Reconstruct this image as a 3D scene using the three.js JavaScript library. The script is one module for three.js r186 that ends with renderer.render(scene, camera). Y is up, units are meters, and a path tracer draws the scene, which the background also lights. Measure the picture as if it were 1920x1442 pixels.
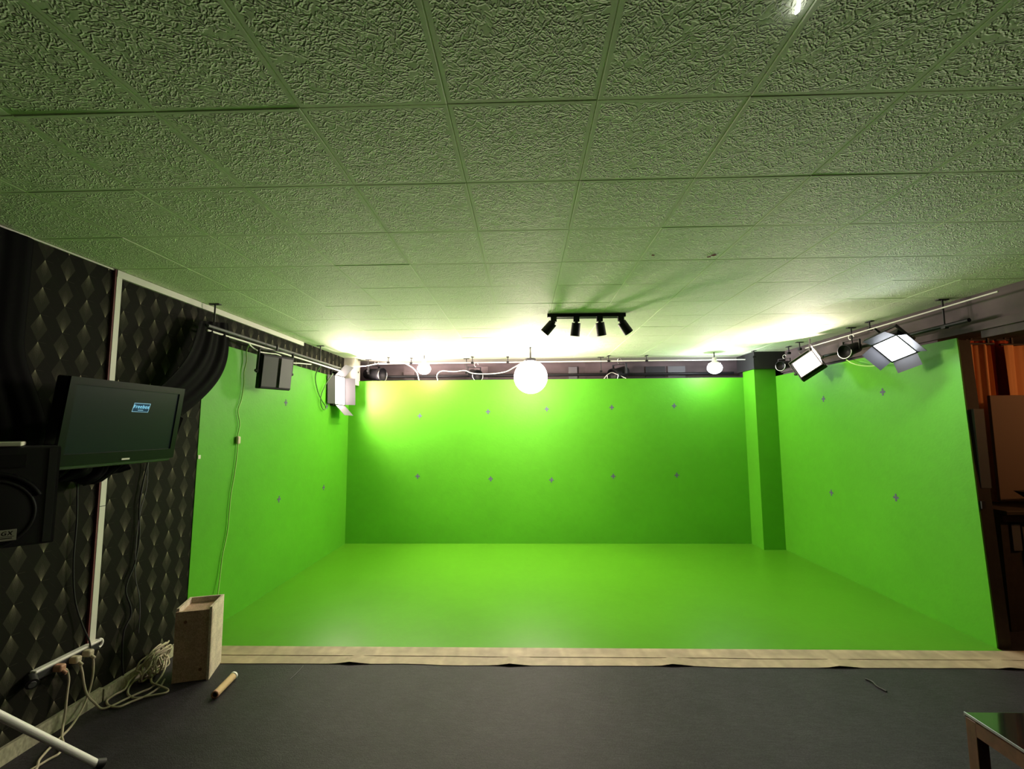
import * as THREE from 'three';
import { RoundedBoxGeometry } from 'three/addons/geometries/RoundedBoxGeometry.js';
import { mergeGeometries } from 'three/addons/utils/BufferGeometryUtils.js';
import { RectAreaLightUniformsLib } from 'three/addons/lights/RectAreaLightUniformsLib.js';

RectAreaLightUniformsLib.init();
const scene = new THREE.Scene();
scene.background = new THREE.Color(0x000000);

// ---------------------------------------------------------------- camera
const camera = new THREE.PerspectiveCamera(79.504, 1920 / 1442, 0.05, 60);
camera.position.set(0, 1.7264, 0);
camera.rotation.order = 'YXZ';
camera.rotation.set(0.0943, 0.02782, -0.00648);

const renderer = new THREE.WebGLRenderer({ antialias: true });
renderer.toneMapping = THREE.LinearToneMapping;
renderer.toneMappingExposure = 2.2;
renderer.shadowMap.enabled = true;

// ---------------------------------------------------------------- light levels (each lamp's own light is set in its builder)
const PANEL_LEFT = 120, PANEL_REAR = 95, PANEL_FRONT = 40;   // LED panels, radiance
const KEY_LAMP = 4.0, KEY_GLOBE = 5.0;                                      // round lamp before the rear wall, candela
const FLOOD_LEFT = 2.3, FLOOD_RIGHT = 1.0;                     // small floods over the rear wall
const ADDED_SIDE_BULB = 1.6;                                       // unseen warm bulb added to the side room
const NEUTRAL = 0xffe6dd, COOL = 0xf2f6ff, WARM = 0xffb070;

// ---------------------------------------------------------------- measures (metres)
const XL = -2.746, XR = 3.634, ZB = -7.11, CE = 2.807, XB = 3.75, ZW = -7.6, ZS = -3.815;

// ---------------------------------------------------------------- helpers
let seed = 7;
function rnd(a = 0, b = 1) { seed = (seed * 1664525 + 1013904223) >>> 0; return a + (b - a) * (seed / 4294967296); }
const taken = {};
function numbered(n) { const k = taken[n] = (taken[n] ?? -1) + 1; return k ? n + '_' + String(k).padStart(3, '0') : n; }
const V = (x, y, z) => new THREE.Vector3(x, y, z);

function finish(m) { m.castShadow = true; m.receiveShadow = true; return m; }
function tag(o, label, category, group, kind) {
  if (label) o.userData.label = label;
  if (category) o.userData.category = category;
  if (group) o.userData.group = group;
  if (kind) o.userData.kind = kind;
  return o;
}
function thing(name, label, category, pos = [0, 0, 0], turn = 0, group) {
  const g = new THREE.Group(); g.name = numbered(name); g.position.set(...pos); g.rotation.y = turn; scene.add(g);
  return tag(g, label, category, group);
}
function structure(name, label) { const g = new THREE.Group(); g.name = name; scene.add(g); return tag(g, label, 'room part', null, 'structure'); }
function mesh(name, geo, mat, parent, pos, rot) {
  const m = finish(new THREE.Mesh(geo, mat)); m.name = parent ? name : numbered(name);
  if (pos) m.position.set(...pos);
  if (rot) m.rotation.set(...rot);
  (parent || scene).add(m); return m;
}
function uvMetres(g, k = 1) {                       // box-projected uv in metres
  const p = g.attributes.position, n = g.attributes.normal, uv = new Float32Array(p.count * 2);
  for (let i = 0; i < p.count; i++) {
    const ax = Math.abs(n.getX(i)), ay = Math.abs(n.getY(i)), az = Math.abs(n.getZ(i));
    let u, v;
    if (ax >= ay && ax >= az) { u = p.getZ(i); v = p.getY(i); } else if (ay >= az) { u = p.getX(i); v = p.getZ(i); } else { u = p.getX(i); v = p.getY(i); }
    uv[2 * i] = u * k; uv[2 * i + 1] = v * k;
  }
  g.setAttribute('uv', new THREE.BufferAttribute(uv, 2)); return g;
}
function boxGeo(x0, x1, y0, y1, z0, z1) { const g = new THREE.BoxGeometry(x1 - x0, y1 - y0, z1 - z0); g.translate((x0 + x1) / 2, (y0 + y1) / 2, (z0 + z1) / 2); return uvMetres(g); }
function rbox(w, h, d, r = 0.004, s = 2) { return uvMetres(new RoundedBoxGeometry(w, h, d, s, Math.min(r, w / 2.01, h / 2.01, d / 2.01))); }
function merged(list) { return mergeGeometries(list.map((g) => (g.index ? g.toNonIndexed() : g))); }
function tubeGeo(pts, r, seg, radial = 7, closed = false) {
  const c = new THREE.CatmullRomCurve3(pts.map((p) => (p.isVector3 ? p : V(...p))), closed, 'centripetal');
  return new THREE.TubeGeometry(c, seg || pts.length * 8, r, radial, closed);
}
function rod(a, b, r, radial = 12) {
  const A = V(...a), B = V(...b), g = new THREE.CylinderGeometry(r, r, A.distanceTo(B), radial);
  g.applyQuaternion(new THREE.Quaternion().setFromUnitVectors(V(0, 1, 0), B.clone().sub(A).normalize()));
  g.translate(...A.add(B).multiplyScalar(0.5).toArray()); return g;
}
function sheet(fn, nu, nv, thick = 0.003) {         // a cloth: surface fn(u, v) -> Vector3, given thickness along its normals
  const P = [], N = [], idx = [], uv = [];
  for (let j = 0; j <= nv; j++) for (let i = 0; i <= nu; i++) {
    const u = i / nu, v = j / nv, p = fn(u, v), e = 0.004;
    const du = fn(Math.min(1, u + e), v).sub(fn(Math.max(0, u - e), v)), dv = fn(u, Math.min(1, v + e)).sub(fn(u, Math.max(0, v - e)));
    const n = du.cross(dv).normalize(); P.push(p); N.push(n); uv.push(u, v);
  }
  const c = P.length, pos = [];
  for (const p of P) pos.push(p.x, p.y, p.z);
  P.forEach((p, i) => { const q = p.clone().addScaledVector(N[i], -thick); pos.push(q.x, q.y, q.z); });
  const w = nu + 1;
  for (let j = 0; j < nv; j++) for (let i = 0; i < nu; i++) { const a = j * w + i; idx.push(a, a + 1, a + w, a + 1, a + w + 1, a + w, c + a, c + a + w, c + a + 1, c + a + 1, c + a + w, c + a + w + 1); }
  const rim = (a, b) => idx.push(a, c + a, b, b, c + a, c + b);
  for (let i = 0; i < nu; i++) { rim(i + 1, i); rim(nv * w + i, nv * w + i + 1); }
  for (let j = 0; j < nv; j++) { rim(j * w, (j + 1) * w); rim((j + 1) * w + nu, j * w + nu); }
  const g = new THREE.BufferGeometry();
  g.setAttribute('position', new THREE.Float32BufferAttribute(pos, 3));
  g.setAttribute('uv', new THREE.Float32BufferAttribute(uv.concat(uv), 2));
  g.setIndex(idx); g.computeVertexNormals(); return g;
}

// ---------------------------------------------------------------- textures
function hash2(x, y, s) { let h = Math.imul(x | 0, 374761393) ^ Math.imul(y | 0, 668265263) ^ Math.imul(s | 0, 1274126177); h = Math.imul(h ^ (h >>> 13), 1274126177); return ((h ^ (h >>> 16)) >>> 0) / 4294967296; }
function vnoise(x, y, per, s) {                     // tiling value noise
  const xi = Math.floor(x), yi = Math.floor(y), fx = x - xi, fy = y - yi, q = (t) => t * t * (3 - 2 * t), m = (t) => ((t % per) + per) % per;
  const a = hash2(m(xi), m(yi), s), b = hash2(m(xi + 1), m(yi), s), c = hash2(m(xi), m(yi + 1), s), d = hash2(m(xi + 1), m(yi + 1), s), u = q(fx), v = q(fy);
  return a + (b - a) * u + (c - a) * v + (a - b - c + d) * u * v;
}
function canvas(w, h, draw) { const c = document.createElement('canvas'); c.width = w; c.height = h; draw(c.getContext('2d'), w, h); return c; }
function canvasTex(c, colour, repeat) {
  const t = new THREE.CanvasTexture(c); if (colour) t.colorSpace = THREE.SRGBColorSpace;
  t.wrapS = t.wrapT = THREE.RepeatWrapping; if (repeat) t.repeat.set(...repeat); t.anisotropy = 8; return t;
}
function noiseTex(n, fn, colour, repeat) {          // fn(u, v) -> [r, g, b] or grey, 0..1 as stored
  const d = new Uint8Array(n * n * 4);
  for (let j = 0; j < n; j++) for (let i = 0; i < n; i++) {
    const c = fn(i / n, j / n), o = (j * n + i) * 4, a = Array.isArray(c) ? c : [c, c, c];
    for (let k = 0; k < 3; k++) d[o + k] = Math.max(0, Math.min(255, a[k] * 255)); d[o + 3] = 255;
  }
  const t = new THREE.DataTexture(d, n, n); t.wrapS = t.wrapT = THREE.RepeatWrapping; t.magFilter = THREE.LinearFilter; t.minFilter = THREE.LinearMipmapLinearFilter; t.generateMipmaps = true;
  if (colour) t.colorSpace = THREE.SRGBColorSpace; if (repeat) t.repeat.set(...repeat); t.needsUpdate = true; return t;
}
function fbm(u, v, f, s, oct = 4) { let a = 0, w = 0.5, t = 0; for (let o = 0; o < oct; o++) { a += w * vnoise(u * f, v * f, f, s + o); t += w; f *= 2; w *= 0.55; } return a / t; }

// worm-like relief of the pressed polystyrene tiles, flat margin round each tile
function wormTile(s0) {
  seed = s0;
  return canvas(1024, 1024, (g, w) => {
    g.fillStyle = 'rgb(100,100,100)'; g.fillRect(0, 0, w, w);
    const px = w / 0.5, m = 0.017 * px; g.lineCap = 'round'; g.lineJoin = 'round';
    g.save(); g.beginPath(); g.rect(m, m, w - 2 * m, w - 2 * m); g.clip();
    for (let k = 0; k < 260; k++) {                 // soft hollows
      const x = rnd(0, w), y = rnd(0, w), r = rnd(20, 70), q = g.createRadialGradient(x, y, 0, x, y, r), d = rnd() < 0.5 ? 60 : 130;
      q.addColorStop(0, `rgba(${d},${d},${d},0.35)`); q.addColorStop(1, `rgba(${d},${d},${d},0)`); g.fillStyle = q; g.fillRect(x - r, y - r, 2 * r, 2 * r);
    }
    for (let pass = 0; pass < 2; pass++) for (let k = 0; k < 1000; k++) {
      let x = rnd(0, w), y = rnd(0, w), a = fbm(x / w, y / w, 4, s0 % 97, 2) * 11 + rnd(-0.6, 0.6); const n = 3 + Math.floor(rnd(0, 5)), pts = [[x, y]];
      for (let i = 0; i < n; i++) { a += rnd(-0.8, 0.8); const st = rnd(8, 16); x += Math.cos(a) * st; y += Math.sin(a) * st; pts.push([x, y]); }
      const c = pass ? Math.floor(rnd(170, 255)) : Math.floor(rnd(45, 80));
      for (const [lw, al] of [[12, 0.2], [8, 0.4], [4.5, 0.6]]) {
        g.strokeStyle = `rgba(${c},${c},${c},${al})`; g.lineWidth = lw; g.beginPath(); g.moveTo(...pts[0]);
        for (let i = 1; i < pts.length; i++) g.lineTo(...pts[i]); g.stroke();
      }
    }
    g.restore();
  });
}
// dark geometric wallpaper: diamonds of fine gold rays, columns 13.35 cm apart, 15.85 cm high
const PW = 0.267, PH = 0.1585;
function wallpaperCanvas() {
  return canvas(1024, 608, (g, w, h) => {
    g.fillStyle = '#15150f'; g.fillRect(0, 0, w, h);
    const sx = w / PW, hw = 0.046 * sx;
    const diamond = (cx, y0, up) => {               // y0: canvas y of the node the rays start from
      const ym = up ? y0 - h * 0.5 : y0 + h * 0.5, ye = up ? y0 - h : y0 + h;
      g.save(); g.beginPath(); g.moveTo(cx, y0); g.lineTo(cx + hw, ym); g.lineTo(cx, ye); g.lineTo(cx - hw, ym); g.closePath(); g.clip();
      g.fillStyle = '#22221b'; g.fillRect(0, 0, w, h);
      for (let k = -24; k <= 24; k++) {
        const t = k / 24, x = cx + t * hw * 2; g.strokeStyle = k % 3 ? 'rgba(140,134,106,0.26)' : 'rgba(205,196,160,0.36)'; g.lineWidth = 1.5;
        g.beginPath(); g.moveTo(cx, y0); g.lineTo(x, ye); g.stroke();
      }
      for (let k = -9; k <= 9; k++) {               // the short bright rays at the node
        const len = 0.62 - 0.03 * Math.abs(k), x = cx + k / 9 * hw * 1.1 * len; g.strokeStyle = 'rgba(214,206,174,0.24)'; g.lineWidth = 2.4;
        g.beginPath(); g.moveTo(cx, y0); g.lineTo(x, y0 + (ye - y0) * len * (k % 2 ? 0.7 : 1)); g.stroke();
      }
      g.restore();
    };
    for (const dy of [-h, 0, h]) {
      diamond(w * 0.25, h + dy, true);              // rays rise from the node
      diamond(w * 0.75, h * 0.5 + dy, false); diamond(w * 0.75, h * 0.5 + dy - h, false);
      g.strokeStyle = 'rgba(120,116,96,0.55)'; g.lineWidth = 3;
      for (const [x, y] of [[w * 0.25, h + dy], [w * 0.75, h * 0.5 + dy]]) { g.beginPath(); g.moveTo(x, y); g.lineTo(x + 0.045 * sx, y + 6); g.stroke(); }
      g.strokeStyle = 'rgba(60,58,46,0.8)'; g.lineWidth = 2;
      for (const [x, y] of [[w * 0.5, h * 0.25 + dy], [w * 0.5, h * 0.75 + dy], [0, h * 0.25 + dy], [w, h * 0.25 + dy]]) { g.beginPath(); g.moveTo(x - 60, y - 70); g.lineTo(x + 60, y + 70); g.stroke(); }
    }
  });
}
const carpetColour = noiseTex(512, (u, v) => { const n = fbm(u, v, 8, 11, 5), f = vnoise(u * 256, v * 256, 256, 5), s = vnoise(u * 24, v * 200, 200, 9); const t = 0.075 + 0.055 * n + 0.085 * f + 0.05 * s; return [t * 1.03, t * 0.97, t * 1.08]; }, true);
const carpetBump = noiseTex(512, (u, v) => 0.5 * vnoise(u * 256, v * 256, 256, 21) + 0.5 * vnoise(u * 128, v * 128, 128, 22));
const fineBump = noiseTex(256, (u, v) => fbm(u, v, 16, 31, 4));
const plasterColour = noiseTex(256, (u, v) => { const n = fbm(u, v, 4, 41, 5), b = vnoise(u * 2, v * 24, 24, 43); const t = 0.42 + 0.2 * n + 0.1 * b; return [t * 1.02, t * 0.96, t * 0.97]; }, true);
const greenColour = noiseTex(512, (u, v) => { const n = fbm(u, v, 4, 51, 5), f = fbm(u, v, 32, 57, 3); const t = 0.94 + 0.06 * n + 0.03 * (f - 0.5); return [t, t, t]; }, true);
const woodColour = noiseTex(256, (u, v) => { const g = vnoise(u * 40 + 3 * fbm(u, v, 4, 61, 3), v * 4, 256, 62), n = fbm(u, v, 16, 63, 4); const t = 0.62 + 0.22 * n + 0.1 * g; return [t, t * 0.96, t * 0.9]; }, true);
const chipColour = noiseTex(256, (u, v) => { const a = vnoise(u * 90, v * 60, 256, 71), b = vnoise(u * 40, v * 30, 256, 72), n = fbm(u, v, 4, 73, 3); const t = 0.72 + 0.18 * a + 0.1 * b - 0.14 * n; return [t, t * 0.97, t * 0.93]; }, true);

// ---------------------------------------------------------------- materials
const std = (o) => new THREE.MeshStandardMaterial(o), phys = (o) => new THREE.MeshPhysicalMaterial(o);
const lin = (r, g, b) => new THREE.Color().setRGB(r, g, b);
function scaled(t, k) { const c = t.clone(); c.repeat.set(k, k); c.needsUpdate = true; return c; }
const M = {
  green: phys({ color: lin(0.080, 0.36, 0.011), map: scaled(greenColour, 0.5), roughness: 0.55, specularIntensity: 0.6, bumpMap: scaled(fineBump, 3), bumpScale: 0.0006 }),
  greenFloor: phys({ color: lin(0.080, 0.295, 0.009), map: scaled(greenColour, 0.4), roughness: 0.33, bumpMap: scaled(fineBump, 2), bumpScale: 0.0003 }),
  vinyl: std({ color: lin(0.62, 0.54, 0.41), map: scaled(woodColour, 0.7), roughness: 0.6 }),
  carpet: phys({ color: 0xffffff, map: scaled(carpetColour, 1.1), roughness: 0.58, specularIntensity: 0.45, bumpMap: scaled(carpetBump, 2.2), bumpScale: 0.0012 }),
  wallpaper: phys({ color: 0xffffff, map: canvasTex(wallpaperCanvas(), true, [1 / PW, 1 / PH]), roughness: 0.8, specularIntensity: 0.2 }),
  plaster: std({ color: lin(0.36, 0.32, 0.33), map: scaled(plasterColour, 1), roughness: 0.9 }),
  whitewash: std({ color: lin(0.45, 0.43, 0.37), roughness: 0.85 }),
  slab: std({ color: lin(0.35, 0.34, 0.32), roughness: 0.95 }),
  darkWall: std({ color: lin(0.05, 0.048, 0.045), roughness: 0.9 }),
  trunking: std({ color: lin(0.66, 0.66, 0.58), roughness: 0.55 }),
  redLine: std({ color: lin(0.12, 0.025, 0.025), roughness: 0.7 }),
  baseboard: std({ color: lin(0.62, 0.64, 0.49), map: scaled(chipColour, 1.5), roughness: 0.6 }),
  black: std({ color: lin(0.014, 0.014, 0.016), roughness: 0.55 }),
  blackMetal: phys({ color: lin(0.008, 0.008, 0.010), roughness: 0.5, specularIntensity: 0.5 }),
  blackCloth: phys({ color: lin(0.003, 0.003, 0.0034), roughness: 0.85, specularIntensity: 0.15 }),
  grey: std({ color: lin(0.11, 0.11, 0.12), roughness: 0.6 }),
  barn: phys({ color: lin(0.03, 0.03, 0.033), roughness: 0.6, specularIntensity: 0.6 }),
  steel: std({ color: lin(0.55, 0.55, 0.55), roughness: 0.3, metalness: 1 }),
  white: std({ color: lin(0.78, 0.76, 0.72), roughness: 0.45 }),
  cream: std({ color: lin(0.5, 0.44, 0.32), roughness: 0.55 }),
  peach: std({ color: lin(0.5, 0.27, 0.18), roughness: 0.55 }),
  greenCable: std({ color: lin(0.3, 0.55, 0.12), roughness: 0.55 }),
  tape: std({ color: lin(0.075, 0.085, 0.13), roughness: 0.8 }),
  chip: std({ color: lin(0.7, 0.52, 0.41), map: scaled(chipColour, 4), roughness: 0.85 }),
  chipPale: std({ color: lin(0.95, 0.88, 0.76), map: scaled(chipColour, 6), roughness: 0.85 }),
  card: std({ color: lin(0.62, 0.45, 0.24), roughness: 0.75 }),
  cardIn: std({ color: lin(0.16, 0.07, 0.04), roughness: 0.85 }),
  brownWood: std({ color: lin(0.16, 0.08, 0.05), map: scaled(woodColour, 2), roughness: 0.5 }),
  darkWood: std({ color: lin(0.055, 0.043, 0.035), map: scaled(woodColour, 1.5), roughness: 0.7 }),
  board: std({ color: lin(0.14, 0.1, 0.075), roughness: 0.7 }),
  orange: std({ color: lin(0.6, 0.3, 0.13), roughness: 0.85 }),
  rust: std({ color: lin(0.42, 0.075, 0.03), roughness: 0.85 }),
  glass: phys({ color: lin(0.015, 0.017, 0.016), roughness: 0.1, clearcoat: 1, clearcoatRoughness: 0.05 }),
  paper: std({ color: lin(0.72, 0.72, 0.6), roughness: 0.8 }),
  stain: std({ color: lin(0.2, 0.03, 0.01), roughness: 0.9 }),
  glow: (hex, k) => std({ color: 0xffffff, emissive: hex, emissiveIntensity: k, roughness: 0.4 }),
};
const tileMats = [11, 1234, 98765].map((s, i) => phys({ specularIntensity: 0.5, color: lin([0.85, 0.83, 0.87][i], [0.90, 0.88, 0.92][i], [0.69, 0.67, 0.71][i]), roughness: 0.7, bumpMap: canvasTex(wormTile(s)), bumpScale: 0.0065 }));
seed = 4242;

// ================================================================ the setting
{ // carpeted floor
  const g = structure('floor', 'dark charcoal carpet floor in front of the green stage');
  mesh('carpet', boxGeo(XL, 7, -0.1, 0, -7.6, 3), M.carpet, g);
}
{ // vinyl of the stage: painted green, bare beige margin, second strip below
  const g = structure('floor_stage', 'glossy green painted vinyl stage floor with a bare beige front margin');
  mesh('painted_area', boxGeo(XL + 0.006, XR, 0.0005, 0.006, ZB, ZS), M.greenFloor, g);
  // bare margin, front edge slightly wavy
  const margin = (z0, z1, y, wav, x1, s0) => {
    const n = 90, pos = [], idx = [], w = (t) => { let a = 0; for (let k = 1; k < 5; k++) a += Math.sin(t * k * 3.1 + s0 * k) / k; return a; };
    for (let i = 0; i <= n; i++) {
      const x = XL + 0.25 + (x1 - XL - 0.25) * i / n, zz = z1 + wav * w(x), lift = wav > 0.003 ? Math.max(0, Math.sin(x * 5.3 + s0)) ** 12 * 0.014 : 0;
      pos.push(x, y, z0, x, y + lift, zz, x, y - 0.003 + lift, zz, x, y - 0.003, z0);
    }
    for (let i = 0; i < n; i++) { const a = 4 * i, b = a + 4; for (let k = 0; k < 4; k++) { const l = (k + 1) % 4; idx.push(a + k, a + l, b + k, b + k, a + l, b + l); } }
    const geo = new THREE.BufferGeometry(); geo.setAttribute('position', new THREE.Float32BufferAttribute(pos, 3)); geo.setIndex(idx);
    const f = geo.toNonIndexed(); f.computeVertexNormals(); return uvMetres(f);
  };
  mesh('bare_margin', margin(ZS, -3.672, 0.0075, 0.0025, 4.6, 1.3), M.vinyl, g);
  mesh('lower_strip', margin(-3.72, -3.552, 0.0040, 0.006, 4.6, 2.2), M.vinyl, g);
}
{ // ceiling of pressed polystyrene tiles, 50 cm square
  const g = structure('ceiling', 'white ceiling of square polystyrene tiles with worm-like relief');
  mesh('slab', boxGeo(XL - 0.15, 7, CE + 0.016, CE + 0.14, ZW - 0.15, 3), M.slab, g);
  mesh('soffit', boxGeo(XL, 7, CE - 0.002, CE + 0.016, ZW, ZB - 0.03), M.whitewash, g);
  mesh('soffit', boxGeo(XL, XB, CE, CE + 0.016, 0.06, 3), M.whitewash, g);
  const tileGeo = (w, d, u0, v0, u1, v1) => {       // chamfered slab seen from below
    const hx = w / 2 - 0.0003, hz = d / 2 - 0.0003, c = 0.0032, t = 0.012, pos = [], uv = [];
    const quad = (a, b, cc, dd) => { for (const q of [a, b, cc, a, cc, dd]) { pos.push(...q); uv.push(u0 + (u1 - u0) * (q[0] / w + 0.5), v0 + (v1 - v0) * (q[2] / d + 0.5)); } };
    const I = [[-hx + c, 0, -hz + c], [hx - c, 0, -hz + c], [hx - c, 0, hz - c], [-hx + c, 0, hz - c]], O = [[-hx, c, -hz], [hx, c, -hz], [hx, c, hz], [-hx, c, hz]], T = O.map((q) => [q[0], t, q[2]]);
    quad(...I); for (let k = 0; k < 4; k++) { const l = (k + 1) % 4; quad(I[l], I[k], O[k], O[l]); quad(O[l], O[k], T[k], T[l]); }
    const geo = new THREE.BufferGeometry(); geo.setAttribute('position', new THREE.Float32BufferAttribute(pos, 3)); geo.setAttribute('uv', new THREE.Float32BufferAttribute(uv, 2)); geo.computeVertexNormals(); return geo;
  };
  const full = tileGeo(0.5, 0.5, 0, 0, 1, 1), last = tileGeo(0.5, 0.19, 0, 0, 1, 0.38);
  for (let j = -2; j <= 12; j++) for (let i = -5; i <= 7; i++) {
    const end = j === 12, d = end ? 0.19 : 0.5, z = -(0.9445 + 0.5 * j) - d / 2;
    const m = mesh('ceiling_tile', end ? last : full, tileMats[Math.floor(rnd(0, 2.999))], g, [-0.2511 + 0.5 * i + 0.25, CE + rnd(-0.0008, 0.0008), z]);
    m.rotation.set(rnd(-0.003, 0.003), end ? 0 : Math.floor(rnd(0, 4)) * Math.PI / 2, rnd(-0.003, 0.003));
  }
  const blot = (x, z, r) => { const s = new THREE.Shape(); for (let k = 0; k < 14; k++) { const a = k / 14 * 6.283, q = r * rnd(0.35, 1.1); k ? s.lineTo(Math.cos(a) * q, Math.sin(a) * q) : s.moveTo(q, 0); } const e = new THREE.ExtrudeGeometry(s, { depth: 0.002, bevelEnabled: false }); e.rotateX(Math.PI / 2); mesh('rust_stain', e, M.stain, g, [x, CE - 0.0012, z]); };
  blot(0.816, -2.846, 0.011); blot(1.195, -2.863, 0.019); blot(1.18, -2.89, 0.012);
}
{ // left wall: dark wallpaper, green board fixed on it, floor plinth
  const g = structure('wall_left', 'left wall in dark diamond wallpaper, painted green along the stage');
  const wp = boxGeo(XL - 0.15, XL, 0, CE + 0.02, -6.9, 3), uv = wp.attributes.uv;
  for (let i = 0; i < uv.count; i++) uv.setXY(i, -(uv.getX(i) + 3.70) + PW * 0.25, uv.getY(i) - 1.357);
  mesh('wallpaper', wp, M.wallpaper, g);
  mesh('masonry', boxGeo(XL - 0.15, XL - 0.02, 0, CE + 0.02, ZW - 0.15, -6.9), M.plaster, g);
  const s = new THREE.Shape(); s.moveTo(3.80, 0); s.lineTo(3.835, 2.0); s.lineTo(3.835, 2.50); s.lineTo(7.11, 2.478); s.lineTo(7.11, 0); s.closePath();
  const e = new THREE.ExtrudeGeometry(s, { depth: 0.006, bevelEnabled: false }); e.rotateY(Math.PI / 2); e.translate(XL, 0, 0); uvMetres(e);
  mesh('green_board', e, M.green, g);
}
{ // rear wall: green partition, masonry behind it
  const g = structure('wall_back', 'green painted rear partition of the stage');
  mesh('green_board', boxGeo(XL, XR + 0.1, 0, 2.474, ZB - 0.03, ZB), M.green, g);
  const h = structure('wall_rear', 'grey mauve masonry strip behind the top of the rear partition');
  mesh('masonry', boxGeo(XL - 0.15, 7, 0, CE + 0.02, ZW - 0.15, ZW), M.plaster, h);
  mesh('pale_panel', boxGeo(1.98, 2.30, 2.50, 2.72, ZW, ZW + 0.02), M.barn, h);
  mesh('dark_slot', boxGeo(2.34, 2.62, 2.52, 2.72, ZW, ZW + 0.03), M.grey, h);
  mesh('brick_pier', boxGeo(-0.82, -0.6, 2.3, 2.74, ZW, ZW + 0.09), M.plaster, h);
  mesh('brick_pier', boxGeo(-2.0, -1.82, 2.3, 2.66, ZW, ZW + 0.07), M.plaster, h);
  mesh('brick_pier', boxGeo(0.72, 0.86, 2.3, 2.72, ZW, ZW + 0.06), M.grey, h);
  mesh('ledge', boxGeo(XL, 3.7, 2.40, 2.535, ZW, ZW + 0.05), M.plaster, h);
}
{ // right wall: green partition in front of a masonry beam that runs on over the opening
  const g = structure('wall_right', 'green painted right partition of the stage');
  const s = new THREE.Shape(); s.moveTo(3.857, 0); s.lineTo(3.897, 1.117); s.lineTo(3.935, 2.338); s.lineTo(3.942, 2.458); s.lineTo(7.11, 2.452); s.lineTo(7.11, 0); s.closePath();
  const e = new THREE.ExtrudeGeometry(s, { depth: 0.012, bevelEnabled: false }); e.rotateY(Math.PI / 2); e.translate(XR, 0, 0); uvMetres(e);
  mesh('green_board', e, M.green, g);
  const h = structure('wall_right_beam', 'grey mauve masonry beam over the right partition and the opening');
  mesh('beam', boxGeo(XB, XB + 0.25, 2.50, CE + 0.02, ZW, 3), M.plaster, h);
  mesh('ledge', boxGeo(XB - 0.03, XB, 2.50, 2.565, ZW, 3), M.plaster, h);
  mesh('lintel_edge', boxGeo(XB + 0.01, XB + 0.26, 2.44, 2.50, -3.86, 3), M.darkWood, h);
  mesh('masonry', boxGeo(XB, XB + 0.2, 0, 2.5, ZW, -4.25), M.plaster, h);
}
{ // the rest of the room round the camera and the side room
  const g = structure('wall_front', 'dark wall behind the camera'); mesh('plaster', boxGeo(XL - 0.15, 7.15, -0.1, CE + 0.14, 3, 3.15), M.darkWall, g);
  const h = structure('wall_side', 'far wall of the side room'); mesh('plaster', boxGeo(7, 7.15, -0.1, CE + 0.14, ZW, 3), M.darkWall, h);
}
{ // pillar in the rear right corner with a black boxed head
  const g = structure('pillar_corner', 'green painted corner pillar with a black boxed head');
  mesh('shaft', boxGeo(3.329, XR, 0.006, 2.555, ZB, -6.762), M.green, g);
  mesh('black_head', boxGeo(3.30, XB, 2.555, CE - 0.004, ZB - 0.12, -6.70), M.black, g);
  const p = structure('pillar_white', 'whitewashed corner post above the left rear corner');
  mesh('post', boxGeo(XL - 0.02, -2.585, 2.40, CE, ZB - 0.03, -6.9), M.whitewash, p);
}
{ // trims of the left wall
  const tr = (n, name, geo, mat) => { const m = mesh(name, geo, mat, null); m.name = 'trim_' + n; tag(m, name, 'trim', null, 'structure'); return m; };
  tr(1, 'white cable trunking running along the top of the wallpapered wall', boxGeo(XL, XL + 0.02, CE - 0.052, CE - 0.004, -5.57, -2.945), M.trunking);
  const vert = tr(2, 'white vertical cable trunking down the wallpapered wall', boxGeo(XL, XL + 0.018, 0.385, CE - 0.004, -2.985, -2.945), M.trunking);
  mesh('side_strip', boxGeo(XL, XL + 0.016, 0.385, CE - 0.004, -2.945, -2.933), M.redLine, vert);
  mesh('joint', boxGeo(XL, XL + 0.0186, 1.242, 1.246, -2.9855, -2.9445), M.black, vert);
  tr(3, 'thin pale trim along the ceiling edge of the left wall', boxGeo(XL, XL + 0.008, CE - 0.012, CE - 0.003, -2.945, 3), M.trunking);
  const bb = structure('baseboard_left', 'pale worn plinth along the foot of the wallpapered wall');
  mesh('plank', boxGeo(XL, XL + 0.022, 0, 0.088, -3.06, 3), M.baseboard, bb);
  mesh('plank', boxGeo(XL, XL + 0.03, 0, 0.075, -3.70, -3.065), M.baseboard, bb);
}

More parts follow.
